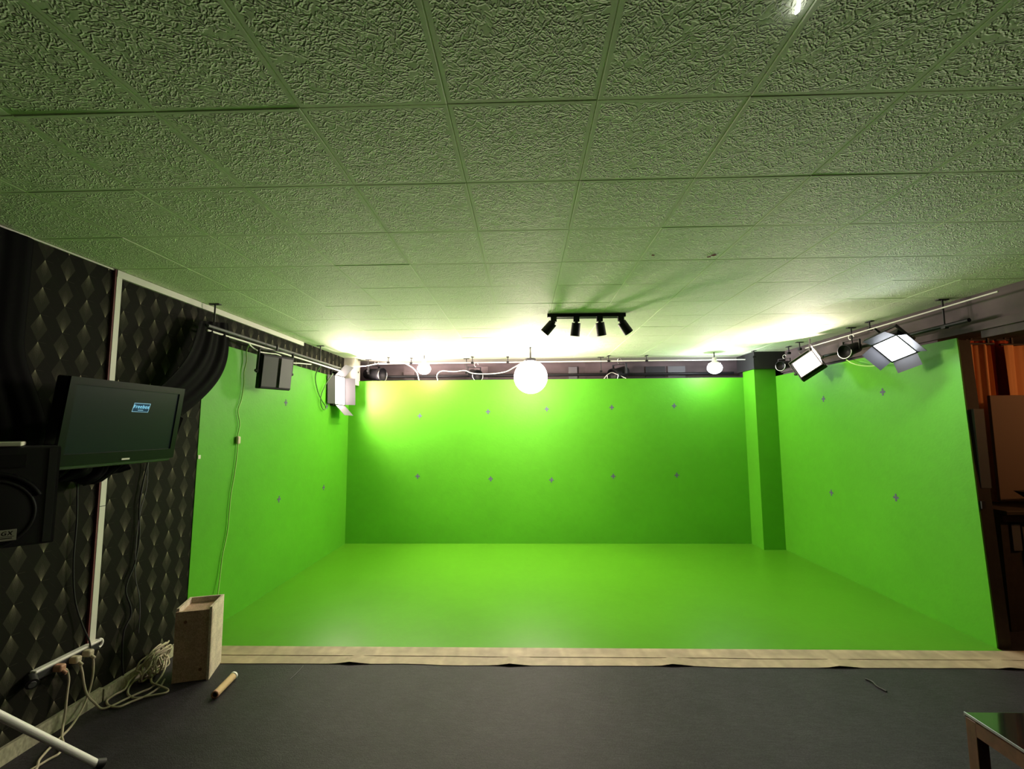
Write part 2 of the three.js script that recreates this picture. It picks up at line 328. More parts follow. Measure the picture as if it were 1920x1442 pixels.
// ================================================================ lamps
const Q = (dir, up = V(0, 1, 0)) => { const z = dir.clone().normalize(), x = up.clone().cross(z).normalize(), y = z.clone().cross(x); return new THREE.Quaternion().setFromRotationMatrix(new THREE.Matrix4().makeBasis(x, y, z)); };
function panelLamp(label, pos, dir, roll, w, h, doors, lit, colour, drop) {   // faces local +z; doors: opening angles left, right, top, bottom
  const g = thing('led_panel', label, 'studio light', pos, 0, 'LED panels with barn doors');
  g.quaternion.copy(Q(V(...dir))); g.rotateZ(roll);
  const bm = lit ? M.barn : M.grey;
  mesh('housing', rbox(w + 0.05, h + 0.05, 0.06, 0.008), M.blackMetal, g, [0, 0, -0.035]);
  const fr = 0.014, frame = merged([boxGeo(-w / 2 - fr, w / 2 + fr, h / 2, h / 2 + fr, -0.01, 0.012), boxGeo(-w / 2 - fr, w / 2 + fr, -h / 2 - fr, -h / 2, -0.01, 0.012), boxGeo(-w / 2 - fr, -w / 2, -h / 2, h / 2, -0.01, 0.012), boxGeo(w / 2, w / 2 + fr, -h / 2, h / 2, -0.01, 0.012)]);
  mesh('front_frame', frame, M.blackMetal, g);
  if (lit) {
    mesh('light_face', boxGeo(-w / 2, w / 2, -h / 2, h / 2, -0.004, 0.002), M.glow(colour, 3.2), g);
    const L = new THREE.RectAreaLight(colour, lit, w, h); L.position.set(0, 0, 0.004); L.rotation.y = Math.PI; L.castShadow = true; g.add(L);
  } else mesh('light_face', boxGeo(-w / 2, w / 2, -h / 2, h / 2, -0.004, 0.004), M.grey, g);
  const leaf = (geo, px, py, ax, ang) => { const m = mesh('barn_door', geo, bm, g, [px, py, 0.012]); m.rotation[ax] = ang; };
  const [dl, dr, dt, db] = doors, lw = w * 0.5, lh = h * 0.5;
  if (dl !== null) leaf(boxGeo(-lw, 0, -h / 2, h / 2, -0.001, 0.001), -w / 2 - 0.012, 0, 'y', dl);
  if (dr !== null) leaf(boxGeo(0, lw, -h / 2, h / 2, -0.001, 0.001), w / 2 + 0.012, 0, 'y', -dr);
  if (dt !== null) leaf(boxGeo(-w / 2, w / 2, 0, lh, -0.001, 0.001), 0, h / 2 + 0.012, 'x', dt);
  if (db !== null) leaf(boxGeo(-w / 2, w / 2, -lh, 0, -0.001, 0.001), 0, -h / 2 - 0.012, 'x', -db);
  for (const s of [-1, 1]) mesh('knob', rod([s * (w / 2 + 0.025), 0, -0.035], [s * (w / 2 + 0.06), 0, -0.035], 0.014), M.black, g);
  mesh('yoke', merged([boxGeo(-w / 2 - 0.045, -w / 2 - 0.035, -0.02, h / 2 + 0.075, -0.05, -0.02), boxGeo(w / 2 + 0.035, w / 2 + 0.045, -0.02, h / 2 + 0.075, -0.05, -0.02), boxGeo(-w / 2 - 0.045, w / 2 + 0.045, h / 2 + 0.065, h / 2 + 0.075, -0.05, -0.02), rod([0, h / 2 + 0.075, -0.035], [0, h / 2 + 0.13, -0.035], 0.01)].map((q) => { q.deleteAttribute('uv'); return q; })), M.black, g);
  if (drop) mesh('drop_arm', rod([0, 0, -0.06], V(0.02, drop, 0).applyQuaternion(g.quaternion.clone().invert()).add(V(0, 0, -0.06)).toArray(), 0.009), M.black, g);
  return g;
}
panelLamp('lit LED panel on the left wall facing across the stage', [-2.685, 2.285, -6.60], [1, 0.03, 0.02], 0, 0.32, 0.40, [-0.25, 0.75, 0.8, 0.7], PANEL_LEFT, NEUTRAL);
panelLamp('lit LED panel on the right wall nearest the corner pillar', [3.38, 2.465, -5.587], [-0.75, 0.36, 0.44], 0.62, 0.25, 0.24, [null, 1.25, null, 0.9], PANEL_REAR, NEUTRAL, CE - 2.466);
panelLamp('lit LED panel on the right wall nearest the orange curtain', [3.38, 2.433, -4.273], [-0.6, -0.68, 0.34], 0.36, 0.22, 0.22, [0.8, 0.5, 0.5, 0.7], PANEL_FRONT, COOL);
panelLamp('unlit dark LED panel with folded barn doors on the left wall', [-2.52, 2.305, -4.60], [0.90, -0.1, 0.43], 0, 0.30, 0.30, [3.06, 2.98, null, null], 0, NEUTRAL);

{ // bright round lamp before the rear wall
  const g = thing('round_lamp', 'big glaring round lamp hanging before the middle of the rear wall', 'studio light', [0.079, 2.401, -6.10]);
  mesh('diffuser', new THREE.SphereGeometry(0.222, 40, 28), M.glow(NEUTRAL, 6), g);
  mesh('housing', rod([0, 0.195, -0.02], [0, 0.25, -0.02], 0.07, 24), M.blackMetal, g);
  mesh('stem', rod([0, 0.24, -0.02], [0, CE - 2.401, -0.02], 0.011), M.black, g);
  const L = new THREE.SpotLight(NEUTRAL, KEY_LAMP, 0, 1.5, 0.75); L.position.set(0, -0.24, 0.12); L.target.position.set(0, -1.24, 0.42); g.add(L.target); L.castShadow = true; L.shadow.radius = 1.5; g.add(L);
  const G = new THREE.PointLight(NEUTRAL, KEY_GLOBE); G.castShadow = true; G.shadow.radius = 8; g.add(G);
}
function flood(label, pos, r, cd, colour) {
  const g = thing('flood_lamp', label, 'studio light', pos, 0, 'small floods over the rear wall');
  const b = new THREE.SphereGeometry(r, 28, 18); b.scale(1, 0.82, 1); mesh('bulb', b, M.glow(colour, 5), g);
  const cap = new THREE.LatheGeometry([[0.001, 0.085], [0.03, 0.085], [0.035, 0.03], [r * 0.8, -0.0], [r * 0.78, -0.004], [0.03, 0.024], [0.001, 0.03]].map((q) => new THREE.Vector2(...q)), 24);
  mesh('socket', cap, M.white, g, [0, r * 0.62, 0]);
  mesh('stem', rod([0, r * 0.62 + 0.08, 0], [0, CE - pos[1] - 0.001, 0], 0.008), M.black, g);
  const L = new THREE.PointLight(colour, cd);
  L.castShadow = true; L.shadow.radius = 3.5; g.add(L); return g;
}
flood('small glaring flood lamp over the left half of the rear wall', [-1.482, 2.603, -6.72], 0.10, FLOOD_LEFT, NEUTRAL);
flood('small glaring flood lamp over the right end of the rear wall', [2.749, 2.576, -6.72], 0.105, FLOOD_RIGHT, COOL);

{ // unseen bulb, added out of frame to light the side room curtains
  const g = thing('added_bulb', 'added unseen warm bulb lighting the side room', 'bulb', [5.7, 2.35, -3.1]);
  mesh('bulb', new THREE.SphereGeometry(0.05, 20, 14), M.glow(WARM, 5), g);
  mesh('flex', rod([0, 0.05, 0], [0, CE - 2.35, 0], 0.004), M.black, g);
  const L = new THREE.PointLight(WARM, ADDED_SIDE_BULB); L.castShadow = true; L.shadow.radius = 2.5; g.add(L);
}
{ // track light: four unlit spots
  const g = thing('track_light', 'black ceiling track with four unlit swivelling spots', 'track light', [0.59, CE, -4.33]);
  mesh('track', boxGeo(-0.37, 0.37, -0.034, -0.001, -0.018, 0.018), M.blackMetal, g);
  mesh('lower_rail', boxGeo(-0.3, 0.3, -0.048, -0.040, -0.006, 0.006), M.grey, g);
  [[-0.31, -0.72], [-0.095, -0.1], [0.125, 0.16], [0.325, 0.62]].forEach(([x, a]) => {
    const s = new THREE.Group(); s.name = 'spot_head'; g.add(s); s.position.set(x, -0.034, 0);
    mesh('adapter', boxGeo(-0.028, 0.028, -0.042, 0, -0.017, 0.017), M.blackMetal, s);
    const c = new THREE.CylinderGeometry(0.041, 0.045, 0.125, 28); c.translate(0, -0.072, 0);
    mesh('barrel', c, M.blackMetal, s, [0, -0.045, 0], [0.25, 0, a]);
    mesh('joint', new THREE.SphereGeometry(0.017, 14, 10), M.black, s, [0, -0.05, 0]);
  });
}
// unlit black spotlights in their clamps
function stageSpot(label, pos, turn, tilt, k = 1) {
  const g = thing('stage_spotlight', label, 'spotlight', pos, turn, 'unlit black stage spotlights'); g.scale.setScalar(k);
  const body = new THREE.LatheGeometry([[0.001, -0.12], [0.05, -0.12], [0.062, -0.10], [0.07, 0.07], [0.085, 0.10], [0.085, 0.13], [0.075, 0.13], [0.065, 0.09], [0.001, 0.08]].map((q) => new THREE.Vector2(...q)), 24); body.rotateX(Math.PI / 2);
  mesh('barrel', body, M.blackMetal, g, [0, 0, 0], [tilt, 0, 0]);
  mesh('yoke', merged([boxGeo(-0.1, -0.092, -0.01, 0.11, -0.015, 0.015), boxGeo(0.092, 0.1, -0.01, 0.11, -0.015, 0.015), boxGeo(-0.1, 0.1, 0.102, 0.11, -0.015, 0.015)]), M.black, g);
  const ring = new THREE.TorusGeometry(0.03, 0.006, 8, 20, 4.6); mesh('clamp', ring, M.steel, g, [0.02, 0.14, 0.02]);
  mesh('lens_rim', new THREE.TorusGeometry(0.08, 0.005, 8, 28), M.steel, g, [0, -Math.sin(tilt) * 0.13, Math.cos(tilt) * 0.13]);
  return g;
}
stageSpot('black spotlight with a silver ring in the left rear corner above the partition', [-2.42, 2.60, -7.3], 1.2, 0.1, 1.35);
stageSpot('black spotlight between the left flood and the round lamp', [-0.80, 2.58, -7.28], 0.5, 0.25, 1.1);
stageSpot('black spotlight behind the partition right of the round lamp', [1.50, 2.58, -7.3], -0.9, 0.3, 1.35);
stageSpot('black spotlight hung between the two lit right panels', [3.52, 2.55, -5.02], -1.2, 0.3, 0.9);
stageSpot('black spotlight beside the black head of the corner pillar', [3.54, 2.56, -6.35], -1.0, 0.2, 0.8);

// ================================================================ rails, hangers and cables under the ceiling
function pipe(label, a, b, r, mat, cat = 'pipe') { const m = mesh('pipe', rod(a, b, r), mat); return tag(m, label, cat); }
pipe('white conduit under the ceiling along the right wall', [3.575, 2.715, -5.92], [3.545, 2.722, -3.48], 0.0065, M.white);
pipe('dark steel rail with a rounded end along the right beam', [3.60, 2.560, -6.65], [3.60, 2.575, -3.78], 0.017, M.blackMetal, 'rail');
pipe('dark steel rail along the left wall above the green', [-2.626, 2.592, -3.7], [-2.626, 2.592, -6.72], 0.013, M.grey, 'rail');
pipe('white conduit along the left wall just under the dark rail', [-2.626, 2.552, -3.7], [-2.626, 2.556, -6.5], 0.0085, M.white);
pipe('white conduit under the ceiling along the rear wall', [-2.23, 2.722, -6.96], [3.32, 2.729, -6.95], 0.0085, M.white);
pipe('dark steel pipe behind the top edge of the rear partition', [-2.5, 2.565, -7.36], [3.3, 2.572, -7.36], 0.022, M.blackMetal);
function hanger(label, x, z, len, turn = 0) {
  const g = thing('rail_hanger', label, 'hanger', [x, CE, z], turn, 'black hangers under the ceiling');
  mesh('plate', boxGeo(-0.045, 0.045, -0.008, 0, -0.018, 0.018), M.black, g);
  mesh('drop_rod', rod([0, -0.008, 0], [0, -len, 0], 0.007), M.black, g);
  mesh('saddle', boxGeo(-0.016, 0.016, -len - 0.016, -len + 0.012, -0.02, 0.02), M.blackMetal, g);
}
hanger('black hanger above the black drape on the left wall', -2.655, -3.82, 0.21);
hanger('black hanger on the left wall between the two LED panels', -2.64, -5.84, 0.21);
hanger('first black hanger from the white post along the rear wall', -2.60, -7.06, 0.2);
hanger('second black hanger from the white post along the rear wall', -2.43, -7.06, 0.18);
hanger('short black hanger just left of the left flood', -2.06, -6.87, 0.08, 1.57);
hanger('short black hanger right beside the left flood', -1.73, -6.95, 0.08, 1.57);
hanger('black hanger left of the round lamp above the rear wall', -0.90, -7.07, 0.22);
hanger('short black hanger between the left flood and the round lamp', -0.79, -6.91, 0.09, 1.57);
hanger('short black hanger right at the left side of the round lamp', -0.255, -6.95, 0.08, 1.57);
hanger('long black hanger right of the round lamp', 1.17, -7.07, 0.22);
hanger('short black hanger above the spotlight right of the round lamp', 1.268, -6.95, 0.08, 1.57);
hanger('short black hanger midway between the round lamp and the right flood', 1.837, -6.96, 0.08, 1.57);
hanger('short black hanger beside the black pillar head', 3.27, -6.62, 0.09, 1.57);
hanger('black hanger in front of the pillar head on the right wall', 3.58, -6.30, 0.09, 1.57);
hanger('black hanger behind the rear panel on the right wall', 3.54, -5.98, 0.09);
hanger('black hanger between the two lit right panels', 3.60, -5.12, 0.24);
hanger('small black hanger left of the panel nearest the curtain', 3.58, -4.82, 0.08, 1.57);
hanger('black hanger nearest the camera on the right wall', 3.60, -4.0, 0.24);

function cable(label, pts, r, mat, cat = 'cable', name = 'cable', group) { const m = mesh(name, tubeGeo(pts, r), mat); return tag(m, label, cat, group); }
cable('white cable sagging from the left corner to the left flood', [[-2.678, 2.634, -6.85], [-2.544, 2.667, -6.85], [-2.402, 2.679, -6.87], [-2.254, 2.712, -6.9], [-2.159, 2.727, -6.93], [-1.829, 2.72, -6.93], [-1.659, 2.604, -6.96], [-1.637, 2.478, -7.08]], 0.0075, M.white);
cable('white cable arching between the left flood and the round lamp', [[-1.349, 2.473, -7.1], [-1.343, 2.54, -7.0], [-1.283, 2.593, -6.95], [-1.062, 2.588, -6.95], [-0.908, 2.603, -6.95], [-0.795, 2.562, -6.95], [-0.5, 2.55, -6.95], [-0.3, 2.57, -6.9], [-0.15, 2.6, -6.6], [0.02, 2.64, -6.2]], 0.0075, M.white);
cable('thin white cable drooping from the spotlight right of the round lamp', [[1.22, 2.476, -7.12], [1.28, 2.54, -7.16], [1.36, 2.58, -7.2], [1.44, 2.55, -7.2], [1.56, 2.48, -7.13]], 0.006, M.white);
cable('green painted cable sagging between the two lit right panels', [[3.58, 2.46, -5.2], [3.55, 2.395, -5.05], [3.54, 2.345, -4.86], [3.53, 2.33, -4.66], [3.52, 2.36, -4.46], [3.45, 2.44, -4.3]], 0.006, M.greenCable);
cable('grey cable drooping below the left rail beside the unlit panel', [[-2.63, 2.55, -4.28], [-2.646, 2.53, -4.36], [-2.646, 2.505, -4.493], [-2.646, 2.52, -4.7], [-2.646, 2.53, -4.842], [-2.646, 2.485, -5.1], [-2.646, 2.505, -5.337], [-2.646, 2.53, -5.61]], 0.0065, M.white);
cable('dark green cable looping down beside the lit left panel', [[-2.63, 2.55, -5.85], [-2.70, 2.43, -5.86], [-2.71, 2.24, -5.95], [-2.71, 2.12, -6.08], [-2.71, 2.02, -6.22], [-2.71, 1.99, -6.17], [-2.71, 2.04, -6.08], [-2.71, 2.16, -6.06], [-2.70, 2.36, -6.2], [-2.66, 2.5, -6.3]], 0.0065, std({ color: lin(0.05, 0.13, 0.03), roughness: 0.6 }));
{ // flex with an inline switch down the green wall
  const g = thing('switch_cable', 'pale flex with an inline switch hanging down the green left wall', 'cable', [XL, 0, -4.3]);
  const pts = [[0.1, 2.555, -0.1], [0.05, 2.55, -0.1], [0.03, 2.5, -0.096], [0.025, 2.4, -0.11], [0.022, 2.292, -0.084], [0.022, 2.17, -0.087], [0.022, 2.005, -0.058], [0.022, 1.91, -0.018], [0.022, 1.78, -0.056], [0.022, 1.66, -0.03], [0.022, 1.566, -0.04], [0.022, 1.307, -0.01], [0.022, 1.118, 0.028], [0.022, 0.805, 0.05], [0.022, 0.597, 0.105], [0.03, 0.4, 0.14], [0.06, 0.2, 0.22], [0.1, 0.03, 0.4]];
  mesh('flex', tubeGeo(pts, 0.0055), M.greenCable, g);
  mesh('switch_body', rbox(0.03, 0.075, 0.045, 0.012, 3), M.cream, g, [0.026, 1.63, -0.035]);
}
cable('black cable hanging from the television, thicker of the pair', [[-2.70, 1.56, -3.27], [-2.72, 1.49, -3.29], [-2.726, 1.409, -3.281], [-2.726, 1.264, -3.256], [-2.726, 1.168, -3.253], [-2.726, 0.971, -3.269], [-2.726, 0.795, -3.242], [-2.726, 0.704, -3.198], [-2.726, 0.643, -3.187], [-2.726, 0.513, -3.237], [-2.726, 0.456, -3.242], [-2.726, 0.381, -3.197], [-2.72, 0.2, -3.19], [-2.715, 0.09, -3.2]], 0.0055, M.black);
cable('thin grey wire hanging from the television beside the black cable', [[-2.70, 1.56, -3.3], [-2.726, 1.492, -3.305], [-2.726, 1.407, -3.306], [-2.726, 1.308, -3.302], [-2.726, 1.185, -3.27], [-2.726, 1.044, -3.25], [-2.726, 0.931, -3.245], [-2.726, 0.794, -3.25], [-2.726, 0.693, -3.263], [-2.726, 0.565, -3.303], [-2.726, 0.445, -3.319], [-2.726, 0.312, -3.318]], 0.003, M.grey);
cable('black cable running from under the television to the wall socket strip', [[-2.70, 1.55, -2.78], [-2.726, 1.468, -2.779], [-2.726, 1.375, -2.783], [-2.726, 1.205, -2.795], [-2.726, 0.922, -2.797], [-2.724, 0.708, -2.824], [-2.72, 0.547, -2.878], [-2.70, 0.43, -2.915], [-2.695, 0.351, -2.928]], 0.0045, M.black);

// ================================================================ left wall things
{ // television on a tilting bracket
  const W = 0.81, H = 0.475, D = 0.075, g = thing('television', 'dark flat television tilted down on the wallpapered wall', 'television', [-2.4, 1.778, -2.737], Math.PI / 2);
  const b = new THREE.Group(); b.name = 'display'; b.rotation.x = 0.12; g.add(b);
  const bez = 0.04, low = 0.062;
  mesh('cabinet', rbox(W, H, D, 0.012, 3), std({ color: lin(0.012, 0.013, 0.013), roughness: 0.3 }), b, [0, 0, -D / 2]);
  mesh('bezel', merged([boxGeo(-W / 2, W / 2, H / 2 - bez, H / 2, -0.01, 0.008), boxGeo(-W / 2, W / 2, -H / 2, -H / 2 + low, -0.01, 0.008), boxGeo(-W / 2, -W / 2 + bez, -H / 2 + low, H / 2 - bez, -0.01, 0.008), boxGeo(W / 2 - bez, W / 2, -H / 2 + low, H / 2 - bez, -0.01, 0.008)]), phys({ color: lin(0.006, 0.008, 0.007), specularIntensity: 0.3, roughness: 0.3 }), b);
  const sw = W - 2 * bez, sh = H - bez - low, logo = canvas(1024, 520, (c, w, h) => {
    c.fillStyle = '#04080a'; c.fillRect(0, 0, w, h);
    c.save(); c.translate(w * 0.605, h * 0.285); c.transform(0.86, 0, -0.16, 0.8, 0, 0);
    c.fillStyle = '#062b40'; c.fillRect(-98, -46, 196, 92); c.strokeStyle = '#9fd6e6'; c.lineWidth = 4; c.strokeRect(-98, -46, 196, 92);
    c.fillStyle = '#7fc6e0'; c.font = 'bold 50px sans-serif'; c.textAlign = 'center'; c.textBaseline = 'middle'; c.fillText('Freebox', 0, -8);
    c.fillStyle = '#8fc0d0'; for (let k = 0; k < 6; k++) c.fillRect(-32 + k * 11, 24, 8, 8); c.restore();
  });
  const t = canvasTex(logo, true); t.wrapS = t.wrapT = THREE.ClampToEdgeWrapping;
  mesh('screen', new THREE.PlaneGeometry(sw, sh), phys({ color: lin(0.006, 0.008, 0.006), specularIntensity: 0.3, roughness: 0.3, emissive: 0xffffff, emissiveMap: t, emissiveIntensity: 0.55 }), b, [0, (low - bez) / 2, 0.001]);
  mesh('maker_badge', boxGeo(-0.028, 0.028, -0.005, 0.005, 0, 0.003), M.trunking, b, [0.02, -H / 2 + 0.016, 0.008]);
  mesh('lower_lip', rbox(W - 0.02, 0.03, 0.05, 0.01), std({ color: lin(0.014, 0.017, 0.016), roughness: 0.35 }), b, [0, -H / 2 - 0.008, -0.03]);
  mesh('wall_bracket', merged([boxGeo(-0.02, 0.02, -0.04, 0.04, -0.345, -0.07), boxGeo(-0.1, 0.1, -0.12, 0.12, -0.345, -0.33), boxGeo(-0.1, 0.1, -0.1, 0.1, -0.085, -0.07)]), M.black, g);
}
{ // loudspeaker
  const g = thing('loudspeaker', 'black loudspeaker with a round grille on the wallpapered wall', 'loudspeaker', [-2.438, 1.425, -2.062], 0.78);
  const w = 0.44, h = 0.46, d = 0.3;
  const s = new THREE.Shape(); s.moveTo(-w / 2, 0); s.lineTo(w / 2, 0); s.lineTo(w / 2 - 0.07, -d); s.lineTo(-w / 2 + 0.07, -d); s.closePath();
  const e = new THREE.ExtrudeGeometry(s, { depth: h - 0.016, bevelEnabled: true, bevelThickness: 0.008, bevelSize: 0.008, bevelSegments: 2 }); e.rotateX(-Math.PI / 2); e.scale(1, 1, -1);
  e.translate(0, -h / 2 + 0.008, 0); 
  { const ix = e.index; if (ix) { for (let i = 0; i < ix.count; i += 3) { const a = ix.getX(i); ix.setX(i, ix.getX(i + 1)); ix.setX(i + 1, a); } } else { const p = e.attributes.position; for (let i = 0; i < p.count; i += 3) { const a = [p.getX(i), p.getY(i), p.getZ(i)]; p.setXYZ(i, p.getX(i + 1), p.getY(i + 1), p.getZ(i + 1)); p.setXYZ(i + 1, ...a); } } e.computeVertexNormals(); }
  mesh('cabinet', e, std({ color: lin(0.03, 0.032, 0.034), roughness: 0.5 }), g, [0, 0, 0]);
  const grille = new THREE.SphereGeometry(0.22, 48, 12, 0, Math.PI * 2, 0, 0.75); grille.rotateX(Math.PI / 2); grille.scale(1, 1, 0.3); grille.translate(0, 0, -0.048);
  mesh('woofer_grille', grille, std({ color: lin(0.012, 0.012, 0.013), roughness: 0.8 }), g, [0.005, -0.075, 0.012]);
  mesh('grille_ring', new THREE.TorusGeometry(0.152, 0.008, 10, 48), M.black, g, [0.005, -0.075, 0.012]);
  const arc = new THREE.TorusGeometry(0.176, 0.013, 8, 40, 1.9); arc.rotateZ(0.42); mesh('horn_lip', arc, M.blackMetal, g, [0.005, -0.07, 0.010]);
  mesh('horn_slot', boxGeo(-0.11, 0.11, -0.03, 0.03, 0, 0.012), M.black, g, [0.005, 0.165, 0.004]);
  const lab = canvas(128, 112, (c, w2, h2) => { c.fillStyle = '#c9c9bb'; c.fillRect(0, 0, w2, h2); c.fillStyle = '#15150f'; c.font = 'bold 58px sans-serif'; c.textAlign = 'center'; c.textBaseline = 'middle'; c.setTransform(1, 0, -0.15, 1, 6, 0); c.fillText('GX', 64, 36); c.setTransform(1, 0, 0, 1, 0, 0); c.fillRect(14, 66, 100, 5); c.fillRect(14, 82, 86, 9); });
  const lt = canvasTex(lab, true); lt.wrapS = lt.wrapT = THREE.ClampToEdgeWrapping;
  mesh('badge', new THREE.BoxGeometry(0.062, 0.052, 0.003), std({ map: lt, roughness: 0.6 }), g, [0.075, -0.168, 0.040], [0.25, 0, 0]);
  mesh('edge_highlight', boxGeo(w / 2 - 0.03, w / 2 - 0.002, -h / 2 + 0.01, h / 2 - 0.01, 0.004, 0.012), std({ color: lin(0.05, 0.055, 0.053), roughness: 0.5 }), g);  // highlight on the chamfered edge painted in as a lighter strip
  mesh('wall_mount', boxGeo(-0.03, 0.03, -0.05, 0.05, -0.42, -0.28), M.black, g);
  tag(mesh('folded_paper', rbox(0.17, 0.02, 0.26, 0.006, 2), M.paper, null, [-2.50, 1.667, -2.14], [0, 0.78, 0]), 'pale folded paper lying on the loudspeaker', 'paper');
}
{ // black cloths
  const fold = (u, n, a, s) => a * Math.sin(u * n * 6.283 + s) + a * 0.45 * Math.sin(u * n * 13.1 + s * 2.1);
  // drape swept from the left rail behind the television
  const d = thing('black_drape', 'black cloth gathered from the left rail down behind the television', 'drape', [XL, 0, -3.6]);
  mesh('cloth', sheet((u, v) => {
    const z0 = -0.02 - 0.36 * u, y0 = 2.615 + 0.06 * u, z1 = 0.36 - 0.26 * u, y1 = 2.02 - 0.18 * u, t = v, bow = Math.sin(t * Math.PI) * 0.13 * u;
    return V(0.10 + 0.05 * Math.sin(t * 3.1) + (fold(u + 0.15 * v, 2.3, 0.007, 1) + 0.005 * Math.sin(u * 31 + 4 * v)) * (0.4 + 0.6 * Math.sin(Math.PI * Math.min(1, t + 0.1))), y0 + (y1 - y0) * t - 0.04 * Math.sin(t * Math.PI), z0 + (z1 - z0) * t - bow);
  }, 60, 50, 0.004), M.blackCloth, d);
  mesh('tail', sheet((u, v) => V(0.07 + fold(u, 2, 0.010, 0.4), 1.99 - 0.17 * u - 0.20 * v * (0.6 + 0.6 * u), 0.28 - 0.22 * u + 0.10 * v), 30, 16, 0.004), M.blackCloth, d);
  // curtain at the left edge
  const c = thing('black_curtain', 'black curtain hanging at the left edge beside the television', 'curtain', [XL, 0, -2.45]);
  mesh('cloth', sheet((u, v) => { const y = 2.78 - 1.30 * v, wide = 0.17 * THREE.MathUtils.smoothstep(v, 0.42, 0.85); return V(0.045 + fold(u, 4.3, 0.007, 2) * (0.6 + 0.4 * v), y, 0.75 - (0.69 + wide) * u); }, 90, 30, 0.004), M.blackCloth, c);
  const k = thing('black_cloth_bundle', 'crumpled black cloth hanging out below the television', 'cloth', [XL, 1.52, -2.78]);
  mesh('cloth', sheet((u, v) => { const a = u * 0.5 - 0.25; return V(0.06 + 0.05 * Math.sin(v * 3.1) + fold(u + v * 0.4, 4, 0.02, 1.2), 0.02 - (0.13 - 0.05 * Math.abs(u - 0.4)) * v + 0.02 * Math.sin(u * 9), -a * 0.95 - 0.03 * v); }, 50, 16, 0.004), M.blackCloth, k);
}
{ // socket strip and plugs
  const g = thing('socket_strip', 'white and black socket strip slanting on the wallpapered wall', 'socket strip', [XL + 0.02, 0.385, -2.80]);
  g.rotation.set(0, 0, 0);
  mesh('back_plate', rbox(0.03, 0.05, 0.40, 0.012, 3), M.black, g, [0, -0.012, 0]);
  mesh('top_cover', rbox(0.04, 0.016, 0.40, 0.007, 3), M.white, g, [0.004, 0.018, -0.005]);
  const loop = new THREE.TorusGeometry(0.024, 0.008, 10, 24, Math.PI); loop.rotateZ(-Math.PI / 2); loop.rotateY(Math.PI / 2); mesh('end_loop', loop, M.white, g, [0.004, -0.004, -0.205]);
  mesh('end_cap', rod([0, -0.005, 0.20], [0.05, -0.02, 0.235], 0.028, 24), M.black, g);
  mesh('end_button', rod([0.05, -0.02, 0.235], [0.055, -0.022, 0.238], 0.017, 20), M.grey, g);
  [[0.075, 'peach'], [-0.02, 'cream'], [-0.1, 'cream']].forEach(([z, m], i) => {
    const p = tag(mesh('plug', merged([rbox(0.055, 0.04, 0.04, 0.012, 3), rod([0.02, -0.012, 0], [0.045, -0.03, 0.0], 0.009)]), M[m], null, [XL + 0.055, 0.372, -2.80 + z]), ['peach coloured plug in the wall socket strip, nearest the camera', 'cream plug in the middle of the wall socket strip', 'cream plug in the wall socket strip, nearest the white trunking'][i], 'plug', 'plugs in the socket strip');
  });
}
cable('cream cable from the nearest plug straight down to the carpet', [[-2.68, 0.36, -2.735], [-2.69, 0.34, -2.768], [-2.70, 0.299, -2.792], [-2.70, 0.269, -2.798], [-2.70, 0.18, -2.794], [-2.695, 0.093, -2.787], [-2.69, 0.03, -2.775], [-2.627, 0.01, -2.709], [-2.556, 0.01, -2.646], [-2.507, 0.01, -2.571], [-2.518, 0.01, -2.531], [-2.524, 0.01, -2.489], [-2.54, 0.01, -2.42]], 0.0065, M.cream);
cable('cream cable from the middle plug running along the carpet to the coil', [[-2.68, 0.355, -2.83], [-2.69, 0.33, -2.852], [-2.70, 0.265, -2.882], [-2.70, 0.183, -2.901], [-2.695, 0.108, -2.926], [-2.69, 0.045, -2.97], [-2.642, 0.01, -2.971], [-2.611, 0.01, -2.992], [-2.58, 0.01, -3.075], [-2.549, 0.01, -3.152], [-2.522, 0.01, -3.198], [-2.549, 0.01, -3.306], [-2.60, 0.02, -3.42], [-2.65, 0.06, -3.5]], 0.0065, M.cream);
cable('cream cable from the plug beside the trunking crossing the plinth', [[-2.68, 0.355, -2.91], [-2.69, 0.34, -2.93], [-2.70, 0.299, -2.951], [-2.70, 0.211, -2.955], [-2.70, 0.124, -2.937], [-2.69, 0.059, -2.893], [-2.665, 0.012, -2.802], [-2.621, 0.01, -2.677], [-2.598, 0.01, -2.607], [-2.558, 0.01, -2.52], [-2.514, 0.01, -2.47], [-2.49, 0.01, -2.40]], 0.0065, M.cream);
